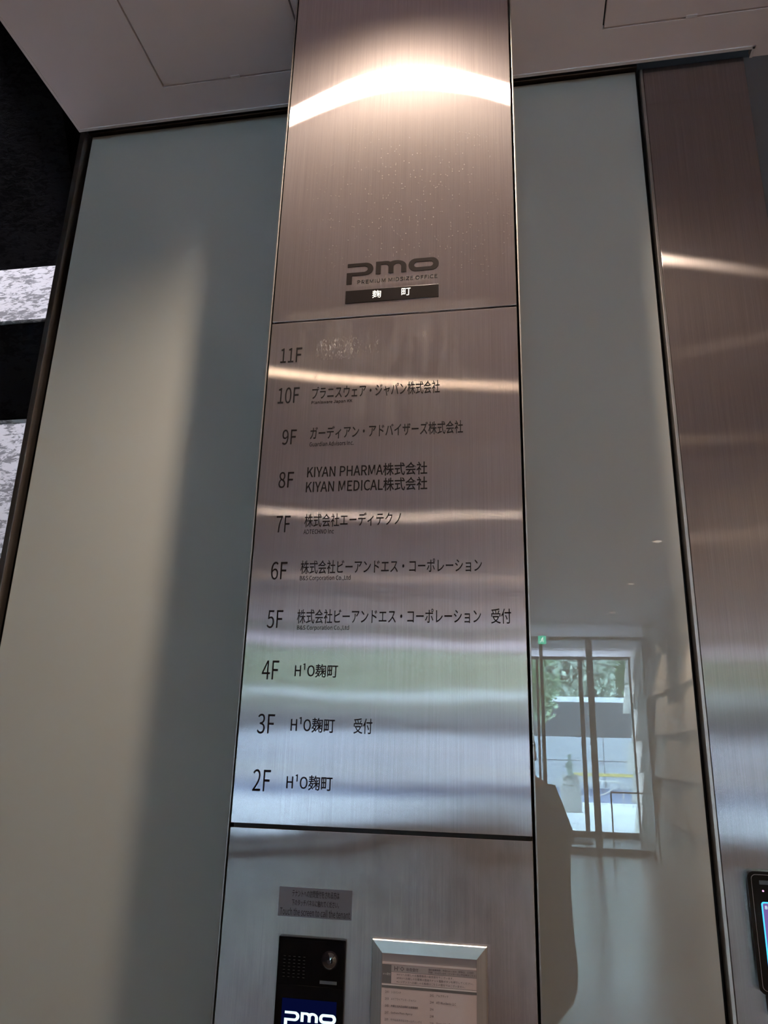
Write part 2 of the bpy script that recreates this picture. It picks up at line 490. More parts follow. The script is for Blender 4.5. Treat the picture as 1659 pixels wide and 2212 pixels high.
t = props(obj('trim_1', BX(-1.665, 0.470, GY - 0.012, GY + 0.025, 3.903, 3.925, bev=0.003), M['bronze']), kind='structure')
t['label'] = 'thin bronze rail along the top of the glass'
b_ = bmesh.new(); box(b_, -1.687, -1.664, GY - 0.030, GY + 0.03, 0, 3.905, bev=0.003)
t = props(obj('trim_2', b_, M['bronze']), kind='structure'); t['label'] = 'dark bronze upright along the left edge of the glass'
b_ = bmesh.new(); box(b_, 0.4735, 0.4825, GY - 0.028, GY + 0.03, 0, 3.87, bev=0.001)
t = props(obj('trim_3', b_, M['trim']), kind='structure'); t['label'] = 'thin bright metal upright between glass and steel pier'

# ceiling: slab with two hatches let into it, edge lip round the glass slot
YF = -11.7
HY0, HY1 = -0.28, 0.275
H1 = (-1.240, -0.686); H2 = (0.335, 0.889)
G = 0.006
cb = bmesh.new()
def slab(x0, x1, y0, y1): box(cb, x0, x1, y0, y1, CEIL, CEIL + 0.02)
slab(-1.670, 2.30, HY1 + G, 0.418)
slab(0.848, 2.30, 0.418, 0.520)
slab(-1.670, H1[0] - G, HY0 - G, HY1 + G)
slab(H1[1] + G, H2[0] - G, HY0 - G, HY1 + G)
slab(H2[1] + G, 2.30, HY0 - G, HY1 + G)
slab(-1.670, 2.30, YF, HY0 - G); slab(-1.670, 2.58, YF - 3.2, YF)
ceiling = props(obj('ceiling', cb, M['ceiling']), kind='structure')
ceiling['label'] = 'pinkish grey ceiling with flush access hatches'
child('ceiling_backing', BX(-1.670, 2.58, YF - 3.2, 0.418, CEIL + 0.04, CEIL + 0.06), M['black'], ceiling)
for hx, w_ in ((H1, 'left'), (H2, 'right')):
    h = child('access_hatch', BX(hx[0], hx[1], HY0, HY1, CEIL + 0.001, CEIL + 0.018, bev=0.001), M['ceiling'], ceiling,
              'flush square ceiling hatch to the %s of the column' % w_)
    cx = (hx[0] + hx[1]) / 2
    child('hatch_latch', BX(cx - 0.018, cx + 0.018, HY1 - 0.006, HY1 + 0.004, CEIL - 0.0015, CEIL + 0.008), M['lip'], h)
lb = bmesh.new()
def lipx(x0, x1, y): box(lb, x0, x1, y - 0.010, y + 0.002, CEIL - 0.004, CEIL + 0.022, bev=0.001)
lipx(-1.670, 0.848, 0.426)
box(lb, 0.838, 0.848, 0.416, 0.462, CEIL - 0.004, CEIL + 0.022)
box(lb, -1.674, -1.664, YF, 0.428, CEIL - 0.004, CEIL + 0.022)
t = props(obj('trim_4', lb, M['lip']), kind='structure'); t['label'] = 'pale metal lip round the edge of the ceiling'
sb = bmesh.new(); box(sb, -1.69, 0.84, 0.43, 0.60, 4.02, 4.05); box(sb, -1.69, 2.35, 0.52, 0.64, 3.9, 4.05)
props(obj('trim_5', sb, M['black']), kind='structure')['label'] = 'dark slot between ceiling and glass'

props(obj('roof_blocker', BX(-1.60, 2.60, -15.2, 1.6, 4.06, 4.20), M['darkwall']), kind='structure')['label'] = 'unseen slab added above the ceiling to shut out sky light'  # added out of view, stops sky light leaking in at the ceiling slot
props(obj('wall_rear_blocker', BX(-1.69, 2.60, 0.65, 0.80, 0, 4.05), M['darkwall']), kind='structure')['label'] = 'unseen slab added behind the glass wall to shut out sky light'  # added back shell, out of view, against leaking sky light
fb = bmesh.new(); box(fb, -4.2, 2.6, -15.2, 1.6, -0.12, 0.0)
props(obj('floor', fb, M['floor']), kind='structure')['label'] = 'polished grey stone lobby floor'

# side wall of tilted pale stone courses
wr = bmesh.new(); box(wr, 2.36, 2.50, -11.7, 0.62, 0, 3.90); box(wr, 2.58, 2.70, -16.3, -11.7, 0, 3.90); box(wr, 2.24, 2.60, -11.78, -11.70, 0, 3.90)
wall_right = props(obj('wall_right', wr, M['stonetile']), kind='structure')
wall_right['label'] = 'side wall clad in tilted pale stone tiles'
def tile_mesh(seed, w, h, tl):
    rnd = random.Random(seed)
    b = bmesh.new()
    d0, d1 = 0.10 + tl, 0.10 - tl      # depth at the two ends
    e0, e1 = 0.045, -0.045             # lean of the top
    c = []
    for y, d in ((0, d0), (w, d1)):
        for z, e in ((0, e0), (h, e1)):
            c.append((-(d + e) , y, z))
    vs = [b.verts.new(p) for p in c] + [b.verts.new((0.02, p[1], p[2])) for p in c]
    for f in ((0, 1, 3, 2), (4, 6, 7, 5), (0, 2, 6, 4), (1, 5, 7, 3), (0, 4, 5, 1), (2, 3, 7, 6)):
        b.faces.new([vs[i] for i in f])
    bmesh.ops.recalc_face_normals(b, faces=b.faces)
    me = bpy.data.meshes.new('stone_tile'); b.to_mesh(me); b.free(); me.materials.append(M['stonetile'])
    return me
TL = [tile_mesh(i, 1.594, 0.640, s) for i, s in enumerate((0.035, -0.035, 0.05))]
for r in range(6):
    y = -11.68 + (0.8 if r % 2 else 0.0); k = r
    while y < 0.40 - 1.55:
        o = link(bpy.data.objects.new('stone_tile', TL[(k + r) % 3]))
        o.location = (2.345, y, 0.004 + r * 0.645)
        o.parent = wall_right
        y += 1.6; k += 1
    for n in range(3):
        if -16.4 + n * 1.6 + (0.5 if r % 2 else 0) + 1.6 > -11.8: continue
        o = link(bpy.data.objects.new('stone_tile', TL[(n + r + 1) % 3]))
        o.location = (2.565, -16.4 + n * 1.6 + (0.5 if r % 2 else 0), 0.004 + r * 0.645)
        o.parent = wall_right

# left: dark void beyond the ceiling edge and the stepped stone wall behind
props(obj('wall_left', BX(-4.3, -4.15, -15.2, 1.6, 0, 6.2), M['darkwall']), kind='structure')['label'] = 'dark wall of the tall void on the left'
props(obj('ceiling_void', BX(-4.3, -1.66, -15.2, 1.6, 6.2, 6.3), M['darkwall']), kind='structure')['label'] = 'dark top of the tall void'
props(obj('wall_upper', BX(-1.66, -1.60, -15.2, 0.60, 3.95, 6.3), M['darkwall']), kind='structure')['label'] = 'dark upstand above the ceiling edge'
props(obj('wall_front', BX(-4.2, -1.66, -11.85, -11.7, 0, 6.2), M['darkwall']), kind='structure')['label'] = 'dark wall beside the entrance doors'
sw = props(obj('wall_stone', BX(-4.2, -1.72, 1.35, 1.5, 0, 6.2), M['flake_shaded']), kind='structure')
child('return_blocker', BX(-1.712, -1.700, 0.50, 1.5, 0, 6.2), M['flake_shaded'], sw)  # added dark piece closing the gap where sky light came through
sw['label'] = 'wall of stepped flaked stone courses left of the glass'
XR = -1.86
def course(y0, z0, y1, z1, x1, mat, lab=None):
    """one stone course: sloping face from (y0,z0) top to (y1,z1) bottom, built back to the wall"""
    n = 3
    lens = [0.0, 0.83, 1.62, 2.30]
    for i in range(n):
        a, b = x1 - lens[i] - (0.0015 if i else 0), x1 - lens[i + 1] + 0.0015
        bm = bmesh.new()
        pts = [(y0, z0), (y1, z1), (y1 + 0.02, z1 - 0.006), (1.34, z1 - 0.006), (1.34, z0)]
        A = [bm.verts.new((a, y, z)) for y, z in pts]; B = [bm.verts.new((b, y, z)) for y, z in pts]
        bm.faces.new(A); bm.faces.new(B[::-1])
        for j in range(len(pts)):
            bm.faces.new((A[j], B[j], B[(j + 1) % 5], A[(j + 1) % 5]))
        child('stone_block', bm, mat, sw, lab)
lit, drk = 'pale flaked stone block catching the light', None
course(0.10, 6.19, 0.12, 4.905, XR - 0.03, M['flake_shaded'])
course(0.12, 4.90, 0.88, 3.600, XR - 0.02, M['flake_shaded'])
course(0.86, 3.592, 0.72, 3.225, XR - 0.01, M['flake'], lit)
course(0.73, 3.215, 0.94, 2.885, XR + 0.02, M['flake_shaded'])
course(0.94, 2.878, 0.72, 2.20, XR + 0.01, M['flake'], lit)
course(0.76, 2.19, 0.90, 1.75, XR + 0.03, M['flake_shaded'])
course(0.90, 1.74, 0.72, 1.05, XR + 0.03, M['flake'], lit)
course(0.76, 1.04, 0.90, 0.01, XR + 0.03, M['flake_shaded'])

def spot(name, loc, target, watts, col, size, blend, rad, parent=None):
    l = bpy.data.lights.new(name, 'SPOT'); l.energy = watts; l.color = col
    l.spot_size = D2(size); l.spot_blend = blend; l.shadow_soft_size = rad
    o = link(bpy.data.objects.new(name, l)); o.location = loc
    d = Vector(target) - Vector(loc)
    o.rotation_euler = d.to_track_quat('-Z', 'Y').to_euler()
    if parent is not None:
        o.parent = parent; o.matrix_parent_inverse = Matrix.Translation(-parent.location)
    return o

def fixture(x, y, w, col, i, z=CEIL, lab=None, grp='recessed downlights in the lobby ceiling', size=150, rad=0.045, aim=None):
    r = empty('downlight', (x, y, z))
    props(r, lab or 'small round recessed ceiling downlight', 'lamp', grp)
    bm = bmesh.new(); ring(bm, (x, y), 0.052, 0.066, z - 0.006, z - 0.0005)
    child('trim_ring', bm, M['lip'], r)
    bm = bmesh.new(); cyl(bm, (x, y, z - 0.0032), (x, y, z - 0.0008), 0.050, n=24)
    child('lens', bm, M['lamp'], r)
    spot('lamp_light', (x, y, z - 0.012 - rad * 0.2), aim or (x, y, 0), w, col, size, 1.0, rad, r)
DLAB = ['', 'ceiling downlight behind the photographer, nearest to the void', 'ceiling downlight in the middle of the lobby beside the void',
        'ceiling downlight in the deeper half of the lobby', 'ceiling downlight just inside the inner entrance door', 'ceiling downlight between the two entrance doors']
for i, (x, y, w, c) in enumerate(DOWN):
    if i == 0:
        fixture(x, y, w, c, i, lab='round recessed downlight just in front of the sign column', grp=None, size=140, rad=0.03)
    else:
        fixture(x, y, w, c, i, lab=DLAB[i], rad=0.034 if i == 1 else 0.016, size=177)
for x, y, w in WASH:
    fixture(x, y, w, WARM, 9, lab='small ceiling spotlight aimed at the stone side wall', grp='spotlights washing the stone side wall', size=84, rad=0.03, aim=(2.25, y, 0.9))
# spot in the tall void that picks out the stepped stone wall
rv = empty('spotlight', (-2.6, -0.85, 6.15)); props(rv, 'cool spotlight high in the dark void over the stone wall', 'lamp')
bm = bmesh.new(); cyl(bm, (-2.6, -0.85, 6.19), (-2.6, -0.85, 6.02), 0.06); child('spot_body', bm, M['bronze'], rv)
spot('lamp_light', (-2.6, -0.85, 5.98), (-2.15, 0.80, 3.15), 260, (0.95, 0.92, 1.0), 19, 0.5, 0.02, rv)

# ------------------------------------------------------------------ the sign column
PX0, PX1 = -0.640, 0.017
pyl = empty('sign_column', (-0.3115, 0.2, 0.0))
props(pyl, 'tall brushed steel sign column with floor directory between two glass panels', 'sign column')
cb = bmesh.new(); box(cb, PX0 + 0.004, PX1 - 0.004, 0.010, GY - 0.004, 0.0, CEIL - 0.002)
child('column_core', cb, M['black'], pyl)
for a, b in ((PX0 - 0.0085, PX0 - 0.0045), (PX1 + 0.0060, PX1 + 0.0098)):
    child('edge_trim', BX(a, b, 0.001, GY - 0.004, 0.0, CEIL - 0.002, bev=0.0008), M['trim'], pyl, 'thin bright edge strip of the column')
Z1, Z2 = 2.657, 1.388
top = child('steel_panel', BX(PX0, PX1, 0.0, 0.010, Z1 + 0.0030, CEIL - 0.003, bev=0.0007), M['steel_top'], pyl, 'upper brushed steel panel with emblem')
mid = child('steel_panel', BX(PX0, PX1, 0.0, 0.010, Z2 + 0.0045, Z1 - 0.0030, bev=0.0007), M['steel_mid'], pyl, 'middle brushed steel panel engraved with floor directory')
low = child('steel_panel', BX(PX0, PX1, 0.0, 0.010, 0.012, Z2 - 0.0045, bev=0.0007), M['steel_low'], pyl, 'lower brushed steel panel carrying intercom and notice')

# emblem on the upper panel
Y0 = -0.0002
logo(-0.4380, 2.7612, 0.253, Y0, M['emblem'], top, 'dark metal emblem letter')
text('PREMIUM MIDSIZE OFFICE', 'tagline', -0.4070, -0.1885, 2.7605, 2.7720, Y0, M['ink'], top, 'small capitals under the emblem', off=0.0, shear=0.0)
child('name_bar', BX(-0.4380, -0.1850, -0.0014, 0.0, 2.7014, 2.7403, bev=0.0004), M['bar'], top, 'dark rectangular name bar')
text('麹', 'bar_character', -0.3640, -0.3400, 2.7120, 2.7350, -0.0015, M['white'], top, 'white character on the dark bar')
text('町', 'bar_character', -0.2845, -0.2600, 2.7125, 2.7350, -0.0015, M['white'], top, 'white character on the dark bar')

ROWS = [('11F', -.6085, -.5500, 2.5335, 2.5765), ('10F', -.607, -.5495, 2.4130, 2.4592), ('9F', -.587, -.5495, 2.296, 2.338),
        ('8F', -.588, -.549, 2.178, 2.221), ('7F', -.586, -.550, 2.0615, 2.104), ('6F', -.590, -.550, 1.942, 1.9865),
        ('5F', -.591, -.552, 1.824, 1.867), ('4F', -.594, -.5535, 1.7045, 1.7478), ('3F', -.5955, -.5545, 1.583, 1.627),
        ('2F', -.596, -.555, 1.460, 1.506)]
for s, a, b, c, d in ROWS:
    text(s, 'floor_number', a, b, c, d, Y0, M['ink'], mid, 'engraved floor number %s' % s, off=0.0, res=5)
NAMES = [('プラニスウェア・ジャパン株式会社', -.5150, -.1803, 2.4200, 2.4560), ('ガーディアン・アドバイザーズ株式会社', -.5130, -.1223, 2.3070, 2.3420),
         ('KIYAN PHARMA株式会社', -.5145, -.2100, 2.2015, 2.2350), ('KIYAN MEDICAL株式会社', -.5155, -.2095, 2.1615, 2.1955),
         ('株式会社エーディテクノ', -.5135, -.2728, 2.0730, 2.1070), ('株式会社ビーアンドエス・コーポレーション', -.5160, -.0798, 1.9550, 1.9885),
         ('株式会社ビーアンドエス・コーポレーション', -.5170, -.0832, 1.8350, 1.8690), ('受付', -.0604, -.0157, 1.8345, 1.8690),
         ('H¹O麹町', -.5145, -.4118, 1.7100, 1.7420), ('H¹O麹町', -.5160, -.4133, 1.5880, 1.6215), ('受付', -.3697, -.3272, 1.5880, 1.6215),
         ('H¹O麹町', -.5175, -.4125, 1.4655, 1.4980)]
def row_of(z): return min(ROWS, key=lambda q: abs((q[3] + q[4]) / 2 - z))[0]
for s, a, b, c, d in NAMES:
    text(s, 'tenant_name', a, b, c, d, Y0, M['ink'], mid, 'engraved dark lettering on the %s row' % row_of((c + d) / 2), off=0.003, res=3)
SMALL = [('Planisware Japan KK', -.5150, -.4063, 2.4050, 2.4160), ('Guardian Advisors Inc.', -.5130, -.3980, 2.2880, 2.3000), ('ADTECHNO Inc', -.5142, -.4380, 2.0555, 2.0670),
         ('B&S Corporation Co.,Ltd', -.5160, -.3915, 1.9365, 1.9510), ('B&S Corporation Co.,Ltd', -.5153, -.3900, 1.8175, 1.8310)]
for s, a, b, c, d in SMALL:
    text(s, 'tenant_subtitle', a, b, c, d, Y0, M['ink'], mid, 'small engraved Latin line on the %s row' % row_of(d), off=0.0, res=2)

# ------------------------------------------------------------------ sticker, intercom, notice frame, tablet
st = empty('sticker', (-0.438, 0, 1.2425)); props(st, 'grey rectangular instruction sticker above the intercom', 'sticker')
child('sticker_film', BX(-0.5180, -0.3585, -0.0006, 0.0, 1.2145, 1.2710), M['film'], st)
text('テナントへの訪問受付をされる方は', 'sticker_text', -.4890, -.3863, 1.2525, 1.2665, -0.0007, M['inkgrey'], st, thick=0.0002, res=2)
text('下のタッチパネルに触れてください。', 'sticker_text', -.4888, -.3865, 1.2355, 1.2480, -0.0007, M['inkgrey'], st, thick=0.0002, res=2)
text('Touch the screen to call the tenant', 'sticker_text', -.5137, -.3620, 1.2172, 1.2315, -0.0007, M['inkgrey'], st, thick=0.0002, res=2)

ic = empty('intercom', (-0.438, 0, 1.055)); props(ic, 'black rectangular door intercom with camera lens and lit screen', 'intercom')
ib = bmesh.new(); box(ib, -0.5100, -0.3660, -0.010, 0.0, 0.930, 1.1790, bev=0.002)
child('intercom_body', ib, M['device'], ic)
IY = -0.0102
child('front_plate', BX(-0.5065, -0.3695, IY - 0.0012, IY, 1.0945, 1.1745, bev=0.0006), M['device'], ic, 'upper glossy black plate')
child('front_plate', BX(-0.5065, -0.3695, IY - 0.0012, IY, 0.9350, 1.0920, bev=0.0006), M['device'], ic, 'lower glossy black plate')
gb = bmesh.new()
for r in range(7):
    for c in range(5):
        x = -0.4965 + c * 0.0105; z = 1.1430 - r * 0.0062
        box(gb, x, x + 0.0042, IY - 0.0022, IY - 0.0012, z, z + 0.0008)
props(child('speaker_slots', gb, M['dim'], ic), kind='stuff')
IY2 = IY - 0.0012
lc = (-0.3985, 1.1410)
bm = bmesh.new()
cyl(bm, (lc[0], IY2, lc[1]), (lc[0], IY2 - 0.003, lc[1]), 0.0178, 0.0165, n=36)
ln = child('camera_lens', bm, M['lens'], ic, 'round dark camera lens')
bm = bmesh.new()
bmesh.ops.create_uvsphere(bm, u_segments=28, v_segments=14, radius=0.0160, matrix=Matrix.Translation((lc[0], IY2 - 0.002, lc[1])) @ Matrix.Diagonal((1, 0.45, 1, 1)))
child('lens_dome', bm, M['lens'], ln, smooth=True)
bm = bmesh.new(); cyl(bm, (lc[0], IY2 - 0.0085, lc[1]), (lc[0], IY2 - 0.0100, lc[1]), 0.0032, n=16)
child('lens_pupil', bm, M['lensmetal'], ln)
bm = bmesh.new(); box(bm, -0.4198, -0.3782, IY2 - 0.0015, IY2, 1.0968, 1.1058, bev=0.0004); child('nameplate_surround', bm, M['device'], ic)
child('nameplate', BX(-0.4170, -0.3815, IY2 - 0.0021, IY2 - 0.0013, 1.0985, 1.1042), M['greyplate'], ic, 'small grey name plate')
sc_ = child('screen', BX(-0.4940, -0.3805, IY2 - 0.0006, IY2, 0.9500, 1.0680), M['navy'], ic, 'dark blue lit screen')
logo(-0.4875, 1.0180, 0.1075, IY2 - 0.0007, M['cyan'], sc_, 'glowing pale blue logo letter')
text('PREMIUM MIDSIZE OFFICE', 'screen_tagline', -0.4745, -0.3820, 1.0165, 1.0225, IY2 - 0.0007, M['cyan'], sc_, thick=0.0002, res=2)
text('麹町', 'screen_tagline', -0.4520, -0.4180, 0.9900, 1.0030, IY2 - 0.0007, M['cyan'], sc_, thick=0.0002, res=2)

# bevelled steel frame: four mitred bars sloping from the panel up to the paper
nf = empty('notice_frame', (-0.195, 0, 1.02)); props(nf, 'steel wall frame with sloping sides holding a printed tenant notice', 'frame')
OX0, OX1, OZ0, OZ1 = -0.3110, -0.0790, 0.850, 1.1860
IX0, IX1, IZ0, IZ1 = -0.2895, -0.0990, 0.872, 1.1630
FD = -0.0142
def bar(outer_a, outer_b, inner_a, inner_b, mat, lab=None):
    bm = bmesh.new()
    q = []
    for (x, z), y in ((outer_a, -0.0002), (outer_b, -0.0002)): q.append((x, y, z))
    for (x, z), y in ((outer_a, -0.0093), (outer_b, -0.0093)): q.append((x, y, z))
    ch = []
    for o_, i_ in ((outer_a, inner_a), (outer_b, inner_b)):
        ch.append((o_[0] + math.copysign(0.0015, i_[0] - o_[0]), -0.0108, o_[1] + math.copysign(0.0015, i_[1] - o_[1])))
    q += ch
    for (x, z), y in ((inner_a, FD), (inner_b, FD)): q.append((x, y, z))
    for (x, z), y in ((inner_a, -0.0002), (inner_b, -0.0002)): q.append((x, y, z))
    v = [bm.verts.new(p) for p in q]
    for f in ((0, 1, 3, 2), (2, 3, 5, 4), (4, 5, 7, 6), (6, 7, 9, 8), (8, 9, 1, 0), (0, 2, 4, 6, 8), (1, 9, 7, 5, 3)): bm.faces.new([v[i] for i in f])
    return child('frame_bar', bm, mat, nf, lab)
bar((OX0, OZ1), (OX1, OZ1), (IX0, IZ1), (IX1, IZ1), M['frame_top_lit'], 'bright sloping top bar of the frame')
bar((OX0, OZ0), (OX1, OZ0), (IX0, IZ0), (IX1, IZ0), M['frame_side'])
bar((OX0, OZ0), (OX0, OZ1), (IX0, IZ0), (IX0, IZ1), M['frame_side'])
bar((OX1, OZ0), (OX1, OZ1), (IX1, IZ0), (IX1, IZ1), M['frame_side'])
PY = -0.0125
pa = child('notice_paper', BX(IX0 + 0.0003, IX1 - 0.0003, PY, -0.001, IZ0 + 0.0003, IZ1 - 0.0003), M['paper'], nf, 'pinkish white printed notice')
def pb(x0, x1, z0, z1, mat, dy=0.00012, nm='printed_rule'): child(nm, BX(x0, x1, PY - dy, PY - 0.00002, z0, z1), M[mat], pa)
pb(IX0 + .0005, IX1 - .0005, 1.1480, 1.1636, 'paperhead', nm='printed_band')
pb(IX0 + .0005, IX1 - .0005, 1.1448, 1.1472, 'paperrule')
pb(IX0 + .0005, -0.2700, 1.1092, 1.1430, 'papergrey', nm='printed_block')
pb(-0.2700, IX1 - .0005, 1.1425, 1.1432, 'papergrey')
pb(-0.2700, IX1 - .0005, 1.1306, 1.1422, 'paperhead', 0.00008, nm='printed_band')
pb(-0.2700, IX1 - .0005, 1.1300, 1.1306, 'papergrey')
pb(-0.2700, IX1 - .0005, 1.1088, 1.1094, 'papergrey')
pb(IX0 + .0005, IX1 - .0005, 1.1060, 1.1082, 'paperrule')
pb(IX0 + .0005, IX1 - .0005, 1.1012, 1.1058, 'papergrey')
PT = PY - 0.00022
def pt(s, x0, x1, z0, z1, mat='paperink'): text(s, 'printed_line', x0, x1, z0, z1, PT, M[mat], pa, thick=0.0001, res=1)
pt('H¹O受付', -.2868, -.2715, 1.1235, 1.1280, 'paperwhite')
pt('H¹O', -.2640, -.2440, 1.1325, 1.1405)
pt('総合受付', -.2395, -.2155, 1.1330, 1.1395)
pt('受付営業時間：平日9:00〜18:00（定休日：土日祝）', -.1950, -.1050, 1.1371, 1.1408)
pt('外線：03-6272-6305（インターホン不在時はこちら）', -.1950, -.1000, 1.1322, 1.1360)
pt('※H¹Oへお越しのお客様専用の総合受付でございます。', -.2590, -.1450, 1.1242, 1.1285)
pt('※PMOへお越しのお客様は直接テナント階数ボタンを押下してください。', -.2590, -.1060, 1.1178, 1.1221)
pt('※レジデンスへお越しのお客様はこちらの受付ではございません。', -.2590, -.1220, 1.1114, 1.1157)
LEFT = [('201', 'シスバンク', .0195), ('203', 'メドアライアンス・ジャパン', .0505), ('205', '弁護士法人四谷麹町法律事務所', .0545), ('207', 'Gerbera Music Agency', .0435),
        ('209', 'サクロス/サクロスホールディングス', .0620), ('211', 'Gクリエイト', .030), ('213', None, 0), ('215', None, 0)]
RIGHT = [('202', 'アルプヴィラ', .0235), ('204', 'ATI Worldwide LLC', .0385), ('206', None, 0), ('208', None, 0), ('210', 'Yanise Umi Tokyo', .0375), ('212', None, 0), ('214', None, 0)]
for tab, xn, xt in ((LEFT, -.2815, -.2695), (RIGHT, -.1915, -.1790)):
    for i, (n, s, w) in enumerate(tab):
        z = 1.0945 - i * 0.0119
        pt(n, xn, xn + 0.0072, z - 0.0021, z + 0.0021)
        if s: pt(s, xt, xt + w, z - 0.0021, z + 0.0021)

# face-reading tablet on the steel pier (mostly outside the frame)
TY = GY - 0.03
tb = empty('access_tablet', (0.595, TY, 1.16)); props(tb, 'black rounded access tablet with blue lit screen on the right pier', 'tablet')
def rrect(x0, x1, z0, z1, r, n=8):
    return (arc(x1 - r, z1 - r, r, r, 90, 0, n) + arc(x1 - r, z0 + r, r, r, 0, -90, n) + arc(x0 + r, z0 + r, r, r, -90, -180, n) + arc(x0 + r, z1 - r, r, r, 180, 90, n))
def prism_y(bm, pts, y0, y1):
    A = [bm.verts.new((x, y0, z)) for x, z in pts]; B = [bm.verts.new((x, y1, z)) for x, z in pts]
    bm.faces.new(A); bm.faces.new(B[::-1]); n = len(pts)
    for i in range(n): bm.faces.new((A[i], A[(i + 1) % n], B[(i + 1) % n], B[i]))
bm = bmesh.new(); prism_y(bm, rrect(0.5340, 0.6640, 1.0350, 1.2990, 0.016), TY - 0.022, TY - 0.001)
child('tablet_body', bm, M['device'], tb)
bm = bmesh.new()
po, pi_ = rrect(0.5420, 0.6560, 1.0420, 1.2920, 0.011), rrect(0.5428, 0.6552, 1.0428, 1.2912, 0.0105)
n_ = len(po)
vo_ = [bm.verts.new((x, TY - 0.0224, z)) for x, z in po]; vi_ = [bm.verts.new((x, TY - 0.0224, z)) for x, z in pi_]
wo_ = [bm.verts.new((x, TY - 0.0218, z)) for x, z in po]; wi_ = [bm.verts.new((x, TY - 0.0218, z)) for x, z in pi_]
for i in range(n_):
    j = (i + 1) % n_
    bm.faces.new((vo_[i], vo_[j], vi_[j], vi_[i])); bm.faces.new((wo_[i], wo_[j], vo_[j], vo_[i])); bm.faces.new((vi_[i], vi_[j], wi_[j], wi_[i])); bm.faces.new((wi_[i], wi_[j], wo_[j], wo_[i]))
child('bezel_line', bm, M['lensmetal'], tb, 'thin pale line round the bezel')
M['blue'] = emitmat('screen_blue_rim', (0.05, 0.42, 0.95), 1.4)
M['dusk'] = emitmat('screen_dusk', (0.16, 0.10, 0.30), 0.8)
M['pink'] = emitmat('screen_pink', (0.9, 0.45, 0.8), 1.0)
bm = bmesh.new(); prism_y(bm, rrect(0.5590, 0.6390, 1.085, 1.2320, 0.006), TY - 0.0232, TY - 0.0222); ts = child('screen', bm, M['blue'], tb, 'blue rimmed lit screen')
bm = bmesh.new(); prism_y(bm, rrect(0.5620, 0.6360, 1.088, 1.2290, 0.004), TY - 0.0238, TY - 0.0233); child('screen_picture', bm, M['dusk'], ts)
text('8:30', 'screen_digits', 0.5660, 0.5860, 1.2165, 1.2240, TY - 0.0240, M['cyan'], ts, thick=0.0002)
bm = bmesh.new(); cyl(bm, (0.5665, TY - 0.0232, 1.2560), (0.5665, TY - 0.0222, 1.2560), 0.0022, n=12); child('status_light', bm, M['pink'], tb)
child('sensor_window', BX(0.560, 0.640, TY - 0.0226, TY - 0.0220, 1.2700, 1.2790), M['dim'], tb)
bm = bmesh.new(); prism_y(bm, rrect(0.552, 0.646, 0.985, 1.034, 0.012), TY - 0.016, TY - 0.001); child('tablet_bracket', bm, M['greyplate'], tb, 'grey bracket under the tablet')

flush_text()
# ------------------------------------------------------------------ entrance (seen mirrored in the glass)
def entrance(name, y, posts, zl, dep, lab, xr):
    b = bmesh.new(); box(b, -1.66, xr, y - dep, y, zl, zl + 0.07); o = props(obj(name, b, M['darkframe']), kind='structure'); o['label'] = lab
    for a, c in posts: child('door_post', BX(a, c, y - dep, y, 0.10, zl), M['darkframe'], o)
    child('threshold', BX(-1.66, xr, y - dep, y, 0.0, 0.10), M['darkframe'], o)
    xs = [-1.66] + [v for p_ in posts for v in p_] + [xr]
    for i in range(0, len(xs), 2):
        if xs[i + 1] - xs[i] > 0.1: child('door_pane', BX(xs[i] + .001, xs[i + 1] - .001, y - dep / 2 - 0.004, y - dep / 2 + 0.004, 0.10, zl), M['pane'], o)
    return o
d1 = entrance('door_1', -11.7, [(-0.46, -0.40), (0.37, 0.43), (1.21, 1.32), (2.20, 2.24)], 3.62, 0.06, 'inner glazed sliding door frame of the entrance', 2.24)
d2 = entrance('door_2', -14.8, [(-0.46, -0.40), (0.36, 0.41), (1.28, 1.37), (2.36, 2.40)], 3.64, 0.06, 'outer glazed door frame of the entrance', 2.40)
props(obj('wall_lintel', BX(-1.66, 2.3, -14.86, -11.7, 3.90, 4.0), M['ceiling']), kind='structure')['label'] = 'soffit between the two entrance doors'
props(obj('wall_vestibule', BX(-1.86, -1.66, -16.5, -11.86, 0, 3.9), M['darkwall']), kind='structure')['label'] = 'dark side wall of the entrance vestibule'
props(obj('ceiling_canopy', BX(-4.3, 2.5, -16.4, -14.9, 3.86, 4.05), M['ceiling']), kind='structure')['label'] = 'canopy soffit outside the entrance'
props(obj('wall_facade', BX(-6, 8, -15.3, -14.95, 4.05, 9.0), M['darkwall']), kind='structure')['label'] = 'facade above the entrance'
es = empty('exit_sign', (0.43, -11.63, 3.62)); props(es, 'small green and white running-man exit sign above the door', 'sign')
child('sign_box', BX(0.355, 0.500, -11.66, -11.62, 3.545, 3.695, bev=0.003), M['green'], es)
fg = bmesh.new()
SY = -11.618
def limb(a, b, w):
    a = Vector((a[0], a[1])); b = Vector((b[0], b[1])); d = (b - a).normalized(); n = Vector((-d.y, d.x)) * w
    q = [a + n, b + n, b - n, a - n]
    prism_y(fg, [(0.4275 + p.x * 0.05, 3.62 + p.y * 0.05) for p in q], SY - 0.003, SY)
limb((0.1, 0.55), (-0.1, -0.1), 0.16); limb((-0.1, -0.1), (0.4, -0.5), 0.1); limb((0.4, -0.5), (0.35, -1.0), 0.09)
limb((-0.1, -0.1), (-0.4, -0.6), 0.1); limb((-0.4, -0.6), (-0.9, -0.7), 0.09); limb((0.1, 0.5), (0.55, 0.1), 0.07); limb((0.05, 0.5), (-0.5, 0.2), 0.07)
prism_y(fg, [(0.4275 + (0.25 + 0.17 * math.cos(a)) * 0.05, 3.62 + (0.85 + 0.17 * math.sin(a)) * 0.05) for a in [i * math.pi / 5 for i in range(10)]], SY - 0.003, SY)
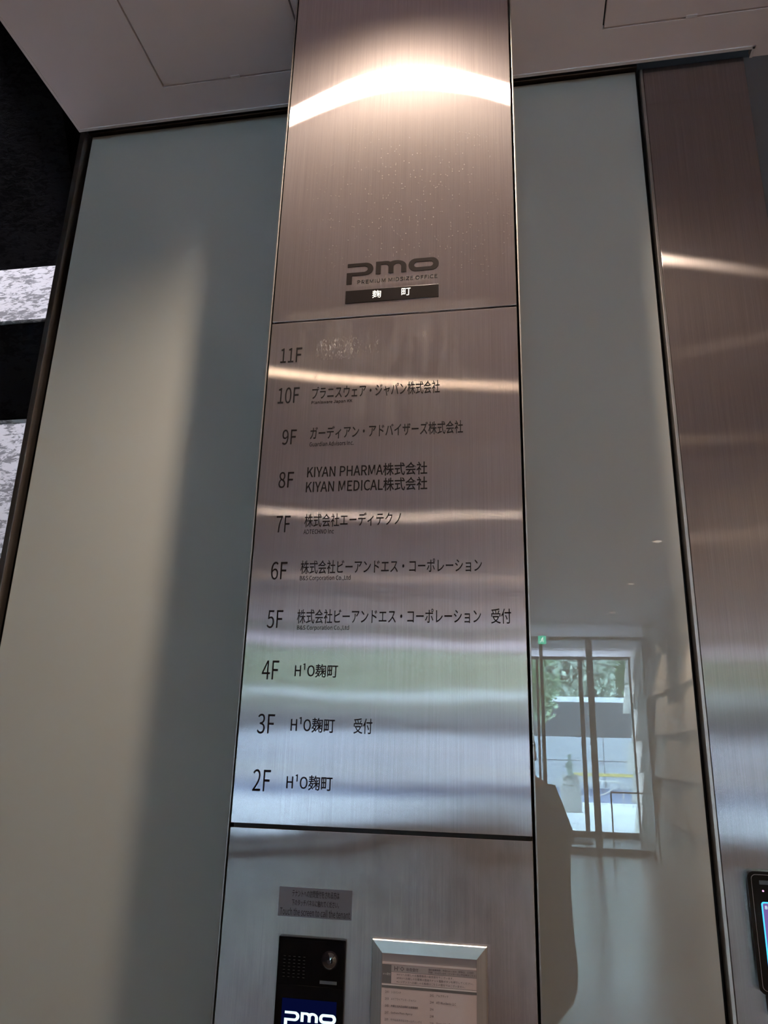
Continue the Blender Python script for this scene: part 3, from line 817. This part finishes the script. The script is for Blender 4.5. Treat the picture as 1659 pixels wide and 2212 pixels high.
child('running_figure', fg, M['signwhite'], es)
dc = empty('dome_camera', (1.84, -13.0, CEIL)); props(dc, 'dark dome camera under the vestibule ceiling', 'camera')
bm = bmesh.new(); cyl(bm, (1.84, -13.0, CEIL), (1.84, -13.0, CEIL - 0.05), 0.08, n=20); child('dome_base', bm, M['greyplate'], dc)
bm = bmesh.new(); bmesh.ops.create_uvsphere(bm, u_segments=20, v_segments=10, radius=0.07, matrix=Matrix.Translation((1.84, -13.0, CEIL - 0.05))); child('dome', bm, M['device'], dc, smooth=True)
props(obj('door_mat', BX(0.0, 1.30, -14.2, -13.25, 0.001, 0.013, bev=0.003), M['mat']), 'dark ribbed door mat inside the vestibule', 'mat')

# street
gp = props(obj('ground', BX(-40, 50, -90, -14.87, -0.45, -0.14), M['road']), kind='structure'); gp['label'] = 'ground of the street outside'
pv = props(obj('pavement', BX(-12, 16, -27.4, -15.2, -0.14, -0.06), M['pave']), kind='structure'); pv['label'] = 'pale stone forecourt outside the entrance'
rr = random.Random(3)
sl = BX(0, 5.4, 0, 0.545, -0.055, 0.0, bev=0.004); bmesh.ops.recalc_face_normals(sl, faces=sl.faces)
slm = bpy.data.meshes.new('paving_slab'); sl.to_mesh(slm); sl.free(); slm.materials.append(M['pave'])
for i in range(14):
    for j in range(4):
        o = link(bpy.data.objects.new('paving_slab', slm)); o.location = (-9.0 + j * 5.42 + (1.7 if i % 2 else 0), -23.0 + i * 0.56, rr.uniform(-0.008, 0.004)); o.parent = pv
props(obj('kerb', BX(-30, 40, -27.9, -27.4, -0.14, 0.0, bev=0.01), M['bluewhite']), kind='structure')['label'] = 'pale kerb along the street'
props(obj('wall_street', BX(-30, 40, -46.3, -46.0, -0.14, 2.9), M['whitewall']), kind='structure')['label'] = 'long white wall across the street'
hs = bpy.data.objects['wall_street']
for i in range(-3, 6):
    child('wall_joint', BX(i * 3.6 + 1.2, i * 3.6 + 1.23, -46.02, -45.985, -0.1, 2.8), M['greyplate'], hs)
child('wall_joint', BX(-30, 40, -46.02, -45.985, 1.40, 1.43), M['greyplate'], hs)
child('yellow_stripe', BX(3.0, 30, -46.03, -45.98, 0.55, 0.72), M['yellow'], hs, 'yellow stripe painted low on the wall')
br = empty('footbridge', (0, -40, 2.64)); props(br, 'dark long overpass deck with white parapet above the street', 'bridge')
child('bridge_deck', BX(-30, 40, -42, -40, 2.66, 4.39), M['darkband'], br)
child('parapet', BX(-30, 40, -40.6, -40.05, 4.40, 4.68, bev=0.04), M['bluewhite'], br, 'white top edge of the overpass')

def tree(x, y, h, cr, cz, seed, mat, lab, grp=None, n=2600, ls=0.16):
    r = random.Random(seed)
    e = empty('tree', (x, y, -0.05)); props(e, lab, 'tree', grp)
    bm = bmesh.new(); cyl(bm, (x, y, -0.05), (x, y, h * 0.75), 0.16, 0.07, n=10)
    for k in range(7):
        a = k * 2.4; z0 = h * (0.35 + 0.05 * k)
        cyl(bm, (x, y, z0), (x + cr[0] * 0.6 * math.cos(a), y + cr[1] * 0.6 * math.sin(a), z0 + cr[2] * 0.55), 0.05, 0.02, n=6)
    child('trunk', bm, M['bark'], e)
    V, F = [], []
    cl = [(r.uniform(-.62, .62), r.uniform(-.62, .62), r.uniform(-.7, .7), r.uniform(0.2, 0.38)) for _ in range(26)]
    for i in range(n):
        c = cl[i % 26]
        p = Vector((x + cr[0] * (c[0] + max(-1.6, min(1.6, r.gauss(0, 1))) * c[3] * 0.6), y + cr[1] * (c[1] + max(-1.6, min(1.6, r.gauss(0, 1))) * c[3] * 0.6), cz + cr[2] * (c[2] + max(-1.6, min(1.6, r.gauss(0, 1))) * c[3] * 0.6)))
        a = Vector((r.gauss(0, 1), r.gauss(0, 1), r.gauss(0, 0.6))).normalized(); b = a.orthogonal().normalized()
        s = ls * r.uniform(0.6, 1.3); k = len(V)
        V += [p - a * s, p + b * s * 0.45, p + a * s, p - b * s * 0.45]; F.append((k, k + 1, k + 2, k + 3))
    me = bpy.data.meshes.new('foliage'); me.from_pydata([tuple(v) for v in V], [], F); me.materials.append(mat)
    o = link(bpy.data.objects.new('foliage', me)); o.parent = e; o.matrix_parent_inverse = Matrix.Translation(-e.location); o['kind'] = 'stuff'
tree(0.0, -20.5, 5.6, (1.35, 1.4, 1.15), 3.75, 5, M['leaf'], 'leafy green tree beside the entrance forecourt', n=2600, ls=0.13)
for i, x in enumerate((-10.5, -5.6, -0.8, 4.0, 8.8, 13.6)):
    tree(x, -49.0, 10.5, (2.5, 2.0, 3.3), 7.0 + 0.3 * (i % 3), 20 + i, M['leaf2'] if i % 2 else M['leaf'], 'grey-green tree rising behind the white street wall', 'row of trees behind the street wall', n=4200, ls=0.27)

for i, x in enumerate((-3.2, 1.6, 6.4, 11.2)):
    tree(x, -54.5, 11, (2.4, 2.0, 3.6), 7.4, 40 + i, M['leaf2'] if i % 2 else M['leaf'], 'paler tree in the second row, far behind the street wall', 'second row of trees behind the street wall', n=3000, ls=0.3)
# guard rails
gr = empty('guard_rail', (2.0, -26.6, 0)); props(gr, 'curved metal pipe guard rail at the kerb', 'railing')
for k in range(3):
    x0 = -1.6 + k * 2.7; bm = bmesh.new()
    P = [(x0, -26.6, -0.05), (x0, -26.6, 0.55)] + [(x0 + 0.18 - 0.18 * math.cos(D2(a)), -26.6, 0.60 + 0.18 * math.sin(D2(a))) for a in range(0, 91, 30)] + \
        [(x0 + 2.2 + 0.18 * math.sin(D2(a)), -26.6, 0.60 + 0.18 * math.cos(D2(a))) for a in range(0, 91, 30)] + [(x0 + 2.38, -26.6, -0.05)]
    tube(bm, P, 0.03); child('rail_frame', bm, M['rail'], gr)
    bm = bmesh.new(); tube(bm, [(x0 + 0.2 + 2 * q / 12, -26.6, 0.25 + 0.4 * (2 * q / 12 - 1) ** 2) for q in range(13)], 0.018); child('rail_arc', bm, M['rail'], gr)
r2 = empty('handrail', (1.9, -10.9, 0)); props(r2, 'thin bent metal handrail by the stone wall near the doors', 'railing')
bm = bmesh.new()
P = [(1.42, -10.9, 0.93), (1.42, -10.9, 1.03), (2.03, -10.9, 1.03), (2.10, -10.9, 1.0), (2.125, -10.9, 0.93), (2.125, -10.9, 0.0)]
tube(bm, P, 0.012); tube(bm, [(1.42, -10.9, 0.95), (1.42, -10.9, 0.0)], 0.012); child('rail_pipe', bm, M['rail'], r2)

# ------------------------------------------------------------------ figures
def skin(name, verts, edges, radii, mat, parent, root=0, sub=2, label=None):
    me = bpy.data.meshes.new(name); me.from_pydata([tuple(v) for v in verts], edges, [])
    o = bpy.data.objects.new('tmp', me); COL.objects.link(o)
    md = o.modifiers.new('s', 'SKIN'); md.use_smooth_shade = True
    sv = me.skin_vertices[0].data
    for i, r in enumerate(radii):
        sv[i].radius = (r, r) if isinstance(r, (int, float)) else r
        sv[i].use_root = (i == root)
    o.modifiers.new('u', 'SUBSURF').levels = sub
    dg = bpy.context.evaluated_depsgraph_get(); dg.update()
    m2 = bpy.data.meshes.new_from_object(o.evaluated_get(dg)); m2.name = name
    bpy.data.objects.remove(o)
    m2.materials.clear(); m2.materials.append(mat)
    for p in m2.polygons: p.use_smooth = True
    c = link(bpy.data.objects.new(name, m2))
    if parent is not None:
        c.parent = parent; c.matrix_parent_inverse = Matrix.Translation(-parent.location)
    if label: c['label'] = label
    return c

# photographer behind the camera, seen only mirrored in the glass
px, py = -0.005, -2.13
per = empty('person', (px, py, 0.0)); props(per, 'person in a dark coat raising a phone with both hands to photograph the sign', 'person')
ph_c = CAM - FX * 0.012 - UX * 0.055 - RX * 0.022
def body_nodes():
    V = {}
    V['pel'] = (px, py, 0.93); V['wai'] = (px, py, 1.05); V['che'] = (px, py - 0.01, 1.25); V['nkb'] = (px, py - 0.01, 1.41); V['nek'] = (px, py, 1.47)
    V['hed'] = (px, py + 0.03, 1.55); V['crn'] = (px, py + 0.02, 1.64)
    for s, k in ((-1, 'l'), (1, 'r')):
        V['sh' + k] = (px + s * 0.145, py, 1.355); V['el' + k] = (px + s * 0.245, py + 0.06, 1.085)
        w = ph_c - UX * 0.030 + RX * (s * 0.062) - FX * 0.035
        V['wr' + k] = (w.x + s * 0.012, w.y - 0.035, w.z - 0.065); V['pm' + k] = (w.x, w.y, w.z - 0.012)
        V['hp' + k] = (px + s * 0.09, py, 0.88); V['kn' + k] = (px + s * 0.10, py + 0.02, 0.49); V['an' + k] = (px + s * 0.11, py - 0.02, 0.09); V['to' + k] = (px + s * 0.13, py + 0.14, 0.035)
    return V
V = body_nodes()
def build(name, keys, edges, rad, mat, parent, root, label=None, sub=2):
    idx = {k: i for i, k in enumerate(keys)}
    return skin(name, [V[k] for k in keys], [(idx[a], idx[b]) for a, b in edges], [rad[k] for k in keys], mat, parent, idx[root], sub, label)
E_all = [('pel', 'wai'), ('wai', 'che'), ('che', 'nkb'), ('nkb', 'nek'), ('nek', 'hed'), ('hed', 'crn')]
for k in 'lr':
    E_all += [('nkb', 'sh' + k), ('sh' + k, 'el' + k), ('el' + k, 'wr' + k), ('wr' + k, 'pm' + k), ('pel', 'hp' + k), ('hp' + k, 'kn' + k), ('kn' + k, 'an' + k), ('an' + k, 'to' + k)]
R0 = dict(pel=(0.13, 0.10), wai=(0.125, 0.09), che=(0.145, 0.10), nkb=(0.08, 0.07), nek=0.052, hed=(0.076, 0.095), crn=(0.055, 0.07))
for k in 'lr': R0.update({'sh' + k: 0.055, 'el' + k: 0.038, 'wr' + k: 0.026, 'pm' + k: (0.020, 0.034), 'hp' + k: 0.085, 'kn' + k: 0.055, 'an' + k: 0.035, 'to' + k: 0.03})
body = build('body', list(V), E_all, R0, M['skin'], per, 'pel')
V['hem'] = (px, py, 0.14)
kc = ['hem', 'pel', 'wai', 'che', 'nkb', 'shl', 'shr', 'ell', 'elr', 'wrl', 'wrr']
ec = [('hem', 'pel'), ('pel', 'wai'), ('wai', 'che'), ('che', 'nkb'), ('nkb', 'shl'), ('nkb', 'shr'), ('shl', 'ell'), ('shr', 'elr'), ('ell', 'wrl'), ('elr', 'wrr'), ]
RC = dict(R0); RC.update(hem=(0.32, 0.20), pel=(0.28, 0.17), wai=(0.235, 0.15), che=(0.185, 0.13), nkb=(0.10, 0.085))
for k in 'lr': RC.update({'sh' + k: 0.070, 'el' + k: 0.062, 'wr' + k: 0.048})
build('coat', kc, ec, RC, M['coat'], per, 'pel', 'long dark loose coat')
kt = ['pel', 'hpl', 'hpr', 'knl', 'knr', 'anl', 'anr']
RT = dict(R0); RT.update(pel=(0.14, 0.11), hpl=0.105, hpr=0.105, knl=0.075, knr=0.075, anl=0.06, anr=0.06)
build('trousers', kt, [('pel', 'hpl'), ('pel', 'hpr'), ('hpl', 'knl'), ('hpr', 'knr'), ('knl', 'anl'), ('knr', 'anr')], RT, M['trousers'], per, 'pel', 'dark trousers')
for s in (-1, 1):
    x = px + s * 0.12
    skin('shoe', [(x, py - 0.06, 0.05), (x, py + 0.02, 0.055), (x + s * 0.01, py + 0.12, 0.042), (x + s * 0.015, py + 0.19, 0.034)], [(0, 1), (1, 2), (2, 3)],
         [0.045, 0.048, 0.045, 0.03], M['shoe'], per, 0, 1, 'black shoe')
# hair, face
hx, hy, hz = px, py + 0.03, 1.575
bm = bmesh.new(); bmesh.ops.create_uvsphere(bm, u_segments=24, v_segments=16, radius=1.0)
for v in bm.verts:
    d = v.co.copy(); k = 1.0 if d.z > 0.15 or d.y < 0.1 else 0.80
    v.co = Vector((hx + d.x * 0.088 * k, hy - 0.012 + d.y * 0.105 * k, hz + 0.03 + d.z * 0.105))
child('hair', bm, M['hair'], per, 'short dark hair', smooth=True)
for s in (-1, 1):
    bm = bmesh.new(); bmesh.ops.create_uvsphere(bm, u_segments=12, v_segments=8, radius=0.012, matrix=Matrix.Translation((hx + s * 0.031, hy + 0.086, hz - 0.015))); child('eye', bm, M['eye'], per, smooth=True)
    bm = bmesh.new(); bmesh.ops.create_uvsphere(bm, u_segments=12, v_segments=8, radius=0.03, matrix=Matrix.Translation((hx + s * 0.082, hy, hz - 0.02)) @ Matrix.Diagonal((0.3, 0.6, 1, 1))); child('ear', bm, M['skin'], per, smooth=True)
skin('nose', [(hx, hy + 0.088, hz - 0.005), (hx, hy + 0.104, hz - 0.038)], [(0, 1)], [0.009, 0.013], M['skin'], per, 0, 1)
skin('mouth', [(hx - 0.022, hy + 0.084, hz - 0.066), (hx, hy + 0.091, hz - 0.064), (hx + 0.022, hy + 0.084, hz - 0.066)], [(0, 1), (1, 2)], [0.005, 0.007, 0.005], simple('lips', (0.42, 0.2, 0.17), 0.5), per, 1, 1)
# fingers wrap the long edges of the phone
for s in (-1, 1):
    for i in range(4):
        u = -0.010 - i * 0.019; ln_ = (0.9, 1.0, 0.95, 0.8)[i]
        c = ph_c + UX * u - FX * 0.004
        base = ph_c + UX * (u * 0.8 - 0.012) + RX * (s * 0.058) - FX * 0.028
        p1 = c + RX * (s * 0.054) - FX * 0.008
        p2 = c + RX * (s * 0.047) + FX * 0.016
        p3 = c + RX * (s * (0.047 - 0.020 * ln_)) + FX * 0.0175
        if i == 0 and s == 1: p3 = c + RX * (s * 0.040) + FX * 0.0165
        skin('finger', [base, p1, p2, p3], [(0, 1), (1, 2), (2, 3)], [0.0095, 0.0085, 0.0078, 0.0065], M['skin'], per, 0, 1)
    b0 = ph_c - UX * 0.060 + RX * (s * 0.060) - FX * 0.030
    skin('thumb', [b0, ph_c - UX * 0.045 + RX * (s * 0.046) - FX * 0.024, ph_c - UX * 0.020 + RX * (s * 0.028) - FX * 0.017], [(0, 1), (1, 2)], [0.013, 0.0105, 0.0085], M['skin'], per, 0, 1)
# phone
phn = empty('phone', ph_c); props(phn, 'dark smartphone held up in the hands of the photographer', 'phone')
bm = bmesh.new(); box(bm, -0.036, 0.036, -0.074, 0.074, -0.004, 0.004, bev=0.0025)
mx = Matrix((RX, UX, -FX)).transposed().to_4x4(); mx.translation = ph_c
bmesh.ops.transform(bm, matrix=mx, verts=bm.verts)
child('phone_body', bm, M['device'], phn)

# bronze child on its rock pillar
sx_, sy_ = 1.44, -22.4
rk = empty('rock_pillar', (sx_, sy_, 0)); props(rk, 'rough pale rock pillar in two blocks on the forecourt', 'plinth')
def rough(x0, x1, y0, y1, z0, z1, seed):
    bm = BX(x0, x1, y0, y1, z0, z1); bmesh.ops.subdivide_edges(bm, edges=bm.edges, cuts=5, use_grid_fill=True); r = random.Random(seed)
    for v in bm.verts:
        if v.co.z > z0 + 0.01: v.co += Vector((r.uniform(-.025, .025), r.uniform(-.025, .025), r.uniform(-.012, .012)))
    return bm
child('rock_block', rough(sx_ - .29, sx_ + .29, sy_ - .28, sy_ + .28, 0.005, 0.74, 1), M['rock'], rk)
child('rock_block', rough(sx_ - .25, sx_ + .25, sy_ - .24, sy_ + .24, 0.75, 1.06, 2), M['rock'], rk)
sk = empty('statue', (sx_, sy_, 1.10)); props(sk, 'small patinated bronze statue of a seated child on the rock pillar', 'statue')
P = [(0, 0, .06), (0, 0, .17), (0, 0, .29), (0, .0, .36), (0, .02, .43), (0, .02, .52),
     (-.075, 0, .30), (-.12, .03, .19), (-.06, .13, .12), (.075, 0, .30), (.12, .03, .19), (.06, .13, .12),
     (-.06, .10, .06), (-.05, .26, .05), (-.05, .29, -.14), (.06, .10, .06), (.05, .26, .05), (.05, .29, -.14), (-.05, .34, -.17), (.05, .34, -.17)]
Eg = [(0, 1), (1, 2), (2, 3), (3, 4), (4, 5), (2, 6), (6, 7), (7, 8), (2, 9), (9, 10), (10, 11), (0, 12), (12, 13), (13, 14), (0, 15), (15, 16), (16, 17), (14, 18), (17, 19)]
RR = [.075, .07, .075, .03, .062, .045, .035, .025, .02, .035, .025, .02, .05, .038, .026, .05, .038, .026, .02, .02]
skin('statue_body', [(sx_ + a, sy_ + b, 1.09 + c) for a, b, c in P], Eg, RR, M['statue'], sk, 0, 2)
bm = bmesh.new(); cyl(bm, (sx_, sy_ + .02, 1.09 + .49), (sx_, sy_ + .02, 1.09 + .56), 0.082, 0.055, n=20); cyl(bm, (sx_, sy_ + .02, 1.09 + .485), (sx_, sy_ + .02, 1.09 + .495), 0.10, n=20)
child('hat', bm, M['statue'], sk, 'round cap')
